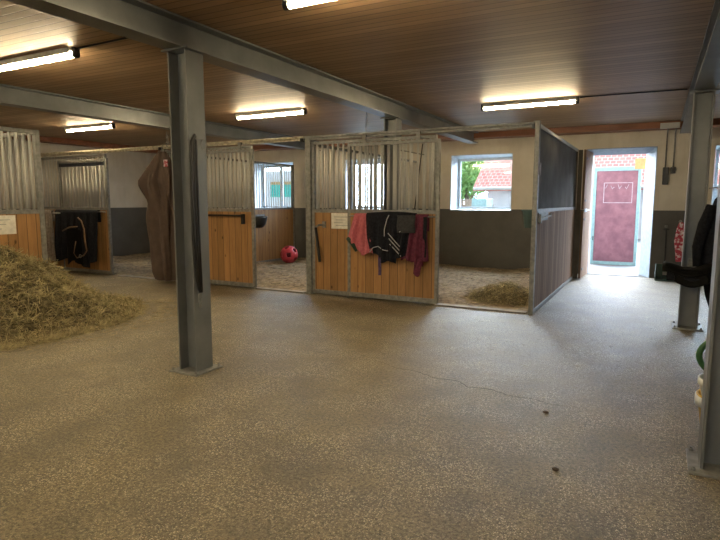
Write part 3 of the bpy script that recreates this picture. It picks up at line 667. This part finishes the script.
t.p('canvas', bunch([(2.40, -8.05, -7.92), (2.30, -8.12, -7.86), (2.05, -8.30, -7.78), (1.88, -8.46, -7.76), (1.78, -8.45, -7.74), (1.55, -8.32, -7.72), (1.2, -8.34, -7.70), (.6, -8.30, -7.70), (.2, -8.27, -7.74), (.06, -8.20, -7.80)], 7.40, 6, .30, squash=.62), 'browncloth', smooth=True)
m = MB(); m.tube([(-8.02, 7.42, 2.40), (-8.02, 7.45, 2.53), (-8.02, 7.55, 2.56), (-8.02, 7.56, 2.50)], .008, 6); t.p('hook', m, 'galv')
m = MB(); m.grid(lambda a, b: (-7.80+.09*a, 7.27-.02*math.sin(a*3), 2.24-.12*b), 4, 4); t.p('red_tag', m, 'redcloth', solid=.02, label='red tag')
def chain(pts, name, label, r=.013):
    m = MB(); P = [Vector(p) for p in pts]; L = (P[1]-P[0]).length; n = int(L/(r*2.6))
    d = (P[1]-P[0]).normalized(); a = d.orthogonal().normalized(); b = d.cross(a)
    for i in range(n):
        c = P[0]+d*(L*(i+.5)/n); w = a if i % 2 else b
        m.tube([c+d*(r*1.6*math.cos(q))+w*(r*.8*math.sin(q)) for q in [k*math.pi/4 for k in range(8)]], r*.28, 5, True)
    return single(name, m, 'galv', pts[0], label, 'chain')
chain([(-7.95, 7.50, 2.76), (-7.95, 7.52, 2.545)], 'hanging_chain', 'short dark chain above the hanging brown rug', .02)
chain([(-3.93, YF-.02, CEIL-.01), (-3.93, YF-.075, 2.545)], 'hanging_chain', 'thin chain hanging from the ceiling to the track of the middle stall', .014)

# black strap on the free-standing column
t = T('lead_rope', 'black strap looped over a hook on the free-standing column, metal clip at its end', 'strap', (-3.46, 3.6, 2.0))
xh = -3.4775
m = MB(); m.tube([(xh, 3.545, 2.02), (xh+.06, 3.54, 2.02), (xh+.07, 3.54, 2.05)], .006, 6); t.p('hook', m, 'galv')
m = MB(); m.tube([(xh+.024, 3.572, .72), (xh+.022, 3.565, 1.2), (xh+.024, 3.56, 1.7), (xh+.034, 3.552, 2.0), (xh+.04, 3.54, 2.045), (xh+.034, 3.52, 2.0), (xh+.026, 3.525, 1.6), (xh+.024, 3.535, 1.2), (xh+.024, 3.56, .74)], .019, 8); t.p('strap', m, 'black', smooth=True)
m = MB(); m.tube([Vector((xh+.018, 3.567+.018*math.sin(q), .675+.045*math.cos(q))) for q in [k*math.pi/5 for k in range(10)]], .006, 6, True); m.tube([(xh+.018, 3.567, .63), (xh+.018, 3.572, .585)], .011, 8); t.p('clip', m, 'galv', smooth=True)
m = MB(); m.tube([Vector((xh+.02, 3.67+.035*math.sin(q), 1.985+.045*math.cos(q))) for q in [k*math.pi/6 for k in range(12)]], .004, 6, True); m.tube([(xh+.006, 3.55, 2.03), (xh+.02, 3.67, 2.03)], .004, 5); t.p('ring', m, 'galv', smooth=True)

# tack on the far left stall door
yt = YF-.20
t = T('horse_rug', 'light grey fleece rug hanging at the left end of the far left stall', 'horse rug', (-11.5, yt, 1.30))
t.p('fleece', drape(lambda q: lerp(-11.66, -11.70, q), lambda q: lerp(-11.40, -11.22, q), 1.30, lambda a: .25, yt, 3, .03, seed=2), 'greycloth', smooth=True, solid=.015)
t = T('horse_rug', 'black horse rugs and tack hanging on the far left stall door', 'horse rug', (-10.7, yt, 1.37))
t.p('rug_body', drape(lambda q: lerp(-11.24, -11.14, q), lambda q: lerp(-9.90, -9.90, q), 1.31, lambda a: .24+.08*math.sin(a*6)+.1*(a > .8), yt-.01, 6, .04, seed=4), 'blackcloth', smooth=True, solid=.015)
t.p('leather_flap', MB().grid(lambda a, b: (lerp(-10.75, -10.30, a), yt-.13-.03*math.sin(a*3.1), lerp(.95, .20+.1*math.sin(a*3), b)), 12, 14), 'leather', smooth=True, solid=.02)
m = MB(); m.box(-11.22, -11.02, yt-.10, yt-.05, 1.25, 1.275); t.p('white_edge', m, 'whitep', bevel=.01, label='white folded edge')
t = T('bridle', 'brown leather bridle hanging in front of the black rugs, far left', 'bridle', (-10.2, yt-.15, 1.2))
m = MB(); m.tube([(-10.33, yt-.15, 1.18), (-10.22, yt-.16, 1.12), (-10.15, yt-.16, .95), (-10.14, yt-.16, .7), (-10.10, yt-.16, .52), (-10.2, yt-.16, .42), (-10.42, yt-.16, .36), (-10.5, yt-.16, .45), (-10.42, yt-.16, .7)], .014, 7); t.p('strap', m, 'brownleather', smooth=True)
m = MB(); m.tube([(-10.85, yt-.15, .90), (-10.6, yt-.17, .98), (-10.35, yt-.165, 1.0)], .013, 7); t.p('strap', m, 'brownleather', smooth=True)
m = MB(); m.tube([Vector((-10.3+.035*math.cos(q), yt-.17, .40+.035*math.sin(q))) for q in [k*math.pi/5 for k in range(10)]], .006, 6, True); t.p('bit_ring', m, 'galv')

# ================================================= THINGS IN THE STALLS
t = T('play_ball', 'pink rubber horse ball with round holes lying on the straw', 'ball', (-7.72, 10.95, .05))
R = .20; cz0 = .05+R; bm = MB()
phi = (1+5**.5)/2
dirs = [Vector(q).normalized() for q in [(0, s1, s2*phi) for s1 in (-1, 1) for s2 in (-1, 1)]+[(s1, s2*phi, 0) for s1 in (-1, 1) for s2 in (-1, 1)]+[(s2*phi, 0, s1) for s1 in (-1, 1) for s2 in (-1, 1)]]
import bmesh
b_ = bmesh.new(); bmesh.ops.create_icosphere(b_, subdivisions=4, radius=1)
v = []; keep = []
for q in b_.verts: v.append(tuple(q.co))
fs = []
for f in b_.faces:
    c = f.calc_center_median().normalized()
    if max(c.dot(d) for d in dirs) < .955: fs.append(tuple(q.index for q in f.verts))
b_.free()
bm.add([(-7.72+R*a, 10.95+R*b, cz0+R*c) for a, b, c in v], fs)
t.p('shell', bm, 'ball', smooth=True, solid=.022)
m = MB(); m.lathe([(.001, -.155), (.09, -.12), (.155, 0), (.09, .12), (.001, .155)], (-7.72, 10.95, cz0), 16); t.p('dark_core', m, 'maroon', smooth=True, label='dark core standing in for the shaded inside of the ball')  # dark core added so the hollow behind the holes looks shaded
t = T('feed_trough', 'black corner feed bowl on the partition beside the stall door, above the ball', 'feeder', (-8.38, 10.7, .9))
m = MB(); n = 16
prof = [(.20, 1.16), (.215, 1.16), (.215, 1.13), (.18, .98), (.11, .90), (.0, .88)]
for rr, z in prof:
    for k in range(n+1): a = -math.pi/2+math.pi*k/n; m.v.append((-8.385+rr*math.cos(a), 10.62+rr*1.2*math.sin(a), z))
m.f = [(i*(n+1)+k, i*(n+1)+k+1, (i+1)*(n+1)+k+1, (i+1)*(n+1)+k) for i in range(len(prof)-1) for k in range(n)]
t.p('bowl', m, 'black', smooth=True, solid=.012)
m = MB(); m.box(-8.40, -8.385, 10.34, 10.9, 1.10, 1.20); t.p('bracket', m, 'galv')
t = T('feed_trough', 'small grey-green feed bucket hooked inside the solid partition below the window bay corner', 'feeder', (-1.62, 7.95, 1.1))
m = MB(); m.lathe([(.055, 1.15), (.085, 1.375), (.10, 1.385), (.10, 1.40), (.08, 1.40), (.05, 1.17), (.01, 1.16)], (-1.545, 7.86, 0), 18); t.p('bucket', m, 'tealp', smooth=True)
m = MB(); m.box(-1.45, -1.44, 7.80, 7.92, 1.33, 1.42); t.p('hook', m, 'galv')

# wall fittings right of the doorway
YW = YB-.01
for x, z, lab in ((.185, 1.03, 'small metal hook on the grey wall band holding a broom'), (.42, 1.13, 'small metal hook on the grey wall band above the red and white cloth')):
    m = MB(); m.lathe([(.03, -.012), (.03, .008)], (x, YW, z), 12, 'y'); m.tube([(x, YW-.01, z), (x, YW-.06, z-.01), (x, YW-.07, z+.03)], .008, 6); single('wall_hook', m, 'galv', (x, YW, z), lab, 'hook', 'hooks on the grey wall band')
t = T('manure_scoop', 'dark green plastic stable scoop with upright handle against the grey wall', 'scoop', (.22, 12.2, 0))
m = MB(); x0, x1 = .04, .40
m.box(x0, x1, 12.0, 12.36, .01, .025); m.box(x0, x1, 12.34, 12.36, .025, .30); m.add([(x0, 12.0, .025), (x0, 12.34, .025), (x0, 12.34, .30), (x0, 12.02, .06), (x0+.015, 12.0, .025), (x0+.015, 12.34, .025), (x0+.015, 12.34, .30), (x0+.015, 12.02, .06)], [(0, 3, 2, 1), (4, 5, 6, 7), (0, 1, 5, 4), (1, 2, 6, 5), (2, 3, 7, 6), (3, 0, 4, 7)])
m.add([(x1-.015, 12.0, .025), (x1-.015, 12.34, .025), (x1-.015, 12.34, .30), (x1-.015, 12.02, .06), (x1, 12.0, .025), (x1, 12.34, .025), (x1, 12.34, .30), (x1, 12.02, .06)], [(0, 3, 2, 1), (4, 5, 6, 7), (0, 1, 5, 4), (1, 2, 6, 5), (2, 3, 7, 6), (3, 0, 4, 7)])
t.p('pan', m, 'dgreenp', bevel=.003)
m = MB(); m.tube([(.20, 12.35, .28), (.19, 12.38, .98)], .012, 8); m.tube([(.14, 12.38, .98), (.24, 12.38, .98)], .014, 8); t.p('handle', m, 'darkgreycloth', smooth=True)
t = T('hanging_cloth', 'red and white cloth hanging on the grey wall beside the right column', 'cloth', (.44, 12.38, 1.1))
t.p('fabric', bunch([(1.12, .40, .46), (1.0, .36, .52), (.75, .33, .56), (.55, .36, .54), (.36, .38, .50)], 12.34, 5, .14, squash=.45), 'redcloth', smooth=True)

# ================================================= TACK ON THE RIGHT COLUMN
t = T('saddle_rack', 'steel saddle rack arm bolted to the right column under the black saddle', 'rack', (.45, 7.4, .7))
m = MB(); m.box(.36, .56, 7.538, 7.56, .58, .84); t.p('mounting_plate', m, 'galv')
m = MB(); m.tube([(.48, 7.54, .70), (.48, 7.18, .70), (.46, 7.14, .70), (.10, 7.14, .70)], .018, 8); t.p('arm', m, 'galv', smooth=True)
t = T('riding_saddle', 'black leather riding saddle on the rack in front of the right column', 'saddle', (.32, 7.14, .72))
def seat(a, b):   # a along x, b across y
    x = lerp(.10, .64, a); h = .80+.035*math.cos(2*math.pi*a)+.03*a; w = .105+.06*math.sin(math.pi*min(1, a*1.1))
    an = math.pi*(b-.5); return (x, 7.14+w*math.sin(an)*1.05, h-.02-.075*(1-math.cos(an)))
t.p('seat', MB().grid(seat, 18, 14), 'leather', smooth=True, solid=.035)
for s_ in (-1, 1):
    t.p('flap', MB().grid(lambda a, b: (lerp(.17, .50, a)+.05*math.sin(b*2), 7.14+s_*(.135+.05*b), lerp(.77, .64-.06*math.sin(a*math.pi), b)), 10, 8), 'leather', smooth=True, solid=.012)
t.p('saddle_pad', MB().grid(lambda a, b: (lerp(.14, .60, a), 7.14+.165*math.sin(math.pi*(b-.5)), .765-.11*(1-math.cos(math.pi*(b-.5)))-.01), 14, 14), 'blackcloth', smooth=True, solid=.018)
t = T('riding_jacket', 'black riding jacket hanging on the right side of the right column', 'jacket', (.68, 7.44, 1.6))
t.p('body', bunch([(1.62, .66, .74), (1.54, .56, .84), (1.40, .51, .92), (1.1, .46, .92), (.85, .43, .90), (.62, .46, .88)], 7.41, 5, .10, squash=.45, seed=1), 'blackcloth', smooth=True)
m = MB(); m.tube([(.55, 7.36, 1.46), (.48, 7.33, 1.25), (.43, 7.31, 1.0), (.44, 7.29, .78)], [.06, .062, .055, .045], 12); t.p('sleeve', m, 'blackcloth', smooth=True)
m = MB(); m.tube([(.86, 7.36, 1.46), (.93, 7.34, 1.25), (.95, 7.32, 1.0), (.93, 7.30, .78)], [.06, .062, .055, .045], 12); t.p('sleeve', m, 'blackcloth', smooth=True)
m = MB(); m.tube([(.63, 7.34, 1.60), (.70, 7.31, 1.61), (.77, 7.34, 1.60), (.77, 7.42, 1.62), (.70, 7.46, 1.63), (.63, 7.42, 1.62)], .024, 8, True); t.p('collar', m, 'darkgreycloth', smooth=True)
m = MB(); m.tube([(.52, 7.60, 1.66), (.60, 7.58, 1.67), (.70, 7.46, 1.67), (.70, 7.43, 1.64)], .008, 6); t.p('hanger_hook', m, 'galv')
t = T('girth_strap', 'long black strap hanging below the jacket on the right column', 'strap', (.6, 7.36, .7))
t.p('strap', bunch([(.72, .50, .66), (.6, .51, .67), (.45, .54, .68), (.30, .59, .66)], 7.36, 4, .12), 'leather', smooth=True)

# buckets behind the nearest column
bx, by = .462, 4.13
t = T('bucket', 'yellow bucket standing on the floor behind the nearest column', 'bucket', (bx, by, 0), 'stacked buckets')
m = MB(); m.lathe([(.125, 0), (.155, .25), (.165, .255), (.165, .27), (.15, .27), (.12, .012), (.01, .012)], (bx, by, 0), 28); t.p('pail', m, 'yellow', smooth=True)
m = MB(); m.lathe([(.158, .20), (.172, .20), (.172, .262), (.158, .262)], (bx, by, 0), 28, cap=False); t.p('rim', m, 'whitep', smooth=True, label='white rim')
t = T('bucket', 'white bucket nested in the yellow bucket behind the nearest column', 'bucket', (bx, by, .05), 'stacked buckets')
m = MB(); m.lathe([(.105, .05), (.150, .33), (.163, .335), (.163, .375), (.145, .375), (.11, .10), (.01, .10)], (bx, by, 0), 28); t.p('pail', m, 'whitep', smooth=True)
t = T('watering_can', 'green plastic watering can standing on the white bucket behind the nearest column', 'watering can', (bx, by, .3))
m = MB(); m.lathe([(.001, .376), (.13, .376), (.135, .39), (.13, .55), (.10, .60), (.05, .61), (.001, .61)], (bx+.02, by, 0), 24); t.p('body', m, 'greenp', smooth=True)
m = MB(); m.tube([(bx-.03-.135*math.sin(q), by, .52-.115*math.cos(q)) for q in [.35+k*.24 for k in range(12)]], .019, 10); t.p('handle', m, 'greenp', smooth=True)
m = MB(); m.tube([(bx+.13, by, .44), (bx+.24, by+.02, .55), (bx+.30, by+.02, .64)], [.03, .018, .014], 10); t.p('spout', m, 'greenp', smooth=True)

# ================================================= OUTSIDE
t = T('metal_door', 'weathered maroon metal door in a pale teal frame, standing outside the doorway', 'door', (-.87, 15.3, 0))
x0, x1, yd = -1.36, -.44, 15.2
m = MB(); m.box(x0, x1, yd-.03, yd+.03, .03, 2.26); t.p('door_leaf', m, 'reddoor', bevel=.005)
m = MB(); m.box(x0-.07, x0, yd-.05, yd+.05, -.05, 2.36); m.box(x1, x1+.07, yd-.05, yd+.05, -.05, 2.36); m.box(x0, x1, yd-.05, yd+.05, 2.26, 2.36); m.box(x0, x1, yd-.05, yd+.05, -.05, .03); t.p('frame', m, 'tealpaint', bevel=.005)
m = MB(); a0, a1, c0, c1 = x0+.17, x1-.10, 1.48, 1.98; w = .016; yy = yd-.034
m.box(a0, a1, yy, yy+.004, c1-w, c1); m.box(a0, a1, yy, yy+.004, c0, c0+w); m.box(a0, a0+w, yy, yy+.004, c0+w, c1-w); m.box(a1-w, a1, yy, yy+.004, c0+w, c1-w)
for k in range(7):
    xx = a0+.08+.08*k; m.tube([(xx, yy+.001, 1.93-.03*(k % 3)), (xx+.04*(1 if k % 2 else -1), yy+.001, 1.84-.02*(k % 2))], .006, 4)
t.p('chalk_outline', m, 'chalk', label='white chalk rectangle and scribbles')
m = MB(); m.tube([(x0-.02, yd-.06, .55), (x0-.02, yd-.09, .6), (x0-.02, yd-.06, .65)], .012, 6); t.p('hinge', m, 'black')
t = T('yard_pole', 'thin pole with an ochre box at its top, right of the outside maroon door', 'pole', (-.25, 14.6, -.05))
m = MB(); m.tube([(-.27, 14.6, -.05), (-.27, 14.6, 2.5)], .022, 8); t.p('pole', m, 'galvd')
m = MB(); m.box(-.50, -.24, 14.48, 14.575, 2.26, 2.50); t.p('box', m, 'orange', bevel=.008)
# house with the red roof
t = T('house', 'white outbuilding with a red tiled roof across the yard', 'building', (0, 28, -.05))
hx0, hx1, hy = -7.15, 9.0, 26.4; ez = 2.15
m = MB(); m.box(hx0, hx1, hy, hy+9, -.05, ez+.1); m.add([(hx0, hy, ez+.1), (hx0, hy+9, ez+.1), (hx0, hy+4.5, ez+3.4), (hx0+.2, hy, ez+.1), (hx0+.2, hy+9, ez+.1), (hx0+.2, hy+4.5, ez+3.4)], [(0, 2, 1), (3, 4, 5), (0, 3, 5, 2), (1, 2, 5, 4), (0, 1, 4, 3)]); t.p('wall', m, 'render')
def roof(ya, za, yb_, zb_, nm):
    me = bpy.data.meshes.new(nm); xa, xb = hx0-.55, hx1+.4; dz = .14
    me.from_pydata([(xa, ya, za), (xb, ya, za), (xb, yb_, zb_), (xa, yb_, zb_), (xa, ya, za-dz), (xb, ya, za-dz), (xb, yb_, zb_-dz), (xa, yb_, zb_-dz)], [], [(0, 1, 2, 3), (4, 7, 6, 5), (0, 4, 5, 1), (1, 5, 6, 2), (2, 6, 7, 3), (3, 7, 4, 0)])
    L = math.hypot(yb_-ya, zb_-za); ul = me.uv_layers.new(name='uv'); uvs = {0: (0, 0), 1: (xb-xa, 0), 2: (xb-xa, L), 3: (0, L), 4: (0, 0), 5: (xb-xa, 0), 6: (xb-xa, L), 7: (0, L)}
    for lp in me.loops: ul.data[lp.index].uv = uvs[lp.vertex_index]
    me.materials.append(MT['tile']); o = bpy.data.objects.new(nm, me); C.objects.link(o); o.parent = t.o; o.location = (-0, -28, .05)
roof(hy-.5, ez, hy+4.5, ez+3.7, 'roof'); roof(hy+9.5, ez, hy+4.5, ez+3.7, 'roof')
m = MB(); m.tube([(hx0-.5, hy-.56, ez-.02), (hx1+.4, hy-.56, ez-.02)], .07, 8); t.p('gutter', m, 'galvd')
# trees
def tree(x, y, h, cr, label, n=2600):
    t = T('leafy_tree', label, 'tree', (x, y, -.05), 'trees beyond the yard')
    m = MB(); m.tube([(x, y, -.05), (x+.05, y, h*.3), (x-.05, y, h*.6), (x, y, h*.9)], [.2, .16, .1, .03], 10)
    for k in range(6):
        a = k*1.05; z = h*(.28+.07*k); m.tube([(x, y, z), (x+math.cos(a)*cr*.4, y+math.sin(a)*cr*.4, z+cr*.3), (x+math.cos(a)*cr*.75, y+math.sin(a)*cr*.75, z+cr*.45)], [.07, .045, .015], 6)
    t.p('trunk', m, 'bark', smooth=True)
    cl = rng.normal(0, 1, (26, 3)); cl /= np.linalg.norm(cl, axis=1)[:, None]; cl *= rng.uniform(.3, .95, 26)[:, None]*cr; cl[:, 2] *= 1.1
    cl += np.array([x, y, h*.60]); P = cl[rng.integers(0, 26, n)]+rng.normal(0, .22*cr, (n, 3)); P[:, 2] = np.maximum(P[:, 2], .5)
    m = MB()
    for p in P:
        a = Vector(rng.normal(0, 1, 3)).normalized(); b = a.orthogonal().normalized(); s = rng.uniform(.10, .2); p = Vector(p)
        m.add([p-a*s, p+b*s*.45, p+a*s, p-b*s*.45], [(0, 1, 2, 3)])
    t.p('crown', m, 'leaf')
tree(-10.45, 33.8, 4.7, 1.35, 'leafy green tree behind the red tiled roof, seen through the open window')
tree(-12.0, 40.0, 7.0, 2.0, 'taller green tree behind, at the left of the window view', 3200)
m = MB()
t = T('board_fence', 'low beige board fence below the tree, seen through the window', 'fence', (-8, 22.5, -.05))
for k in range(22): m.box(-9.6+.17*k, -9.45+.17*k, 22.5, 22.53, -.02, 1.62)
t.p('boards', m, 'beige'); m = MB(); m.box(-9.65, -5.85, 22.54, 22.6, .4, .5); m.box(-9.65, -5.85, 22.54, 22.6, 1.3, 1.4); t.p('rail', m, 'beige')
t = T('garden_cart', 'teal box cart in the yard below the red roof, seen through the window', 'cart', (-5.2, 18.4, -.05))
m = MB(); m.box(-5.45, -4.95, 18.2, 19.0, .75, 1.62); t.p('box', m, 'tealpaint', bevel=.02)
for sy in (18.3, 18.9):
    m = MB(); m.lathe([(.33, -.05), (.35, -.03), (.35, .03), (.33, .05)], (-5.2, sy, .30), 20, 'y'); t.p('wheel', m, 'black')
m = MB(); m.box(-5.3, -5.1, 18.25, 18.95, .28, .75); t.p('chassis', m, 'galv')
t = T('horse_trailer', 'white trailer with a teal stripe outside, seen through the barred window', 'trailer', (-13.3, 19, -.05))
m = MB(); m.box(-15.6, -11.6, 18.5, 20.4, .45, 2.75); t.p('body', m, 'render', bevel=.1)
m = MB(); m.box(-13.9, -12.0, 18.47, 18.497, 1.70, 2.18); t.p('stripe', m, 'teal'); m = MB(); m.box(-13.9, -12.0, 18.47, 18.497, 2.19, 2.30); t.p('orange_stripe', m, 'orange')
for wx in (-14.6, -12.6):
    m = MB(); m.lathe([(.30, 18.5), (.34, 18.52), (.34, 18.7), (.30, 18.72)], (wx, 0, .29), 20, 'y'); t.p('wheel', m, 'black')
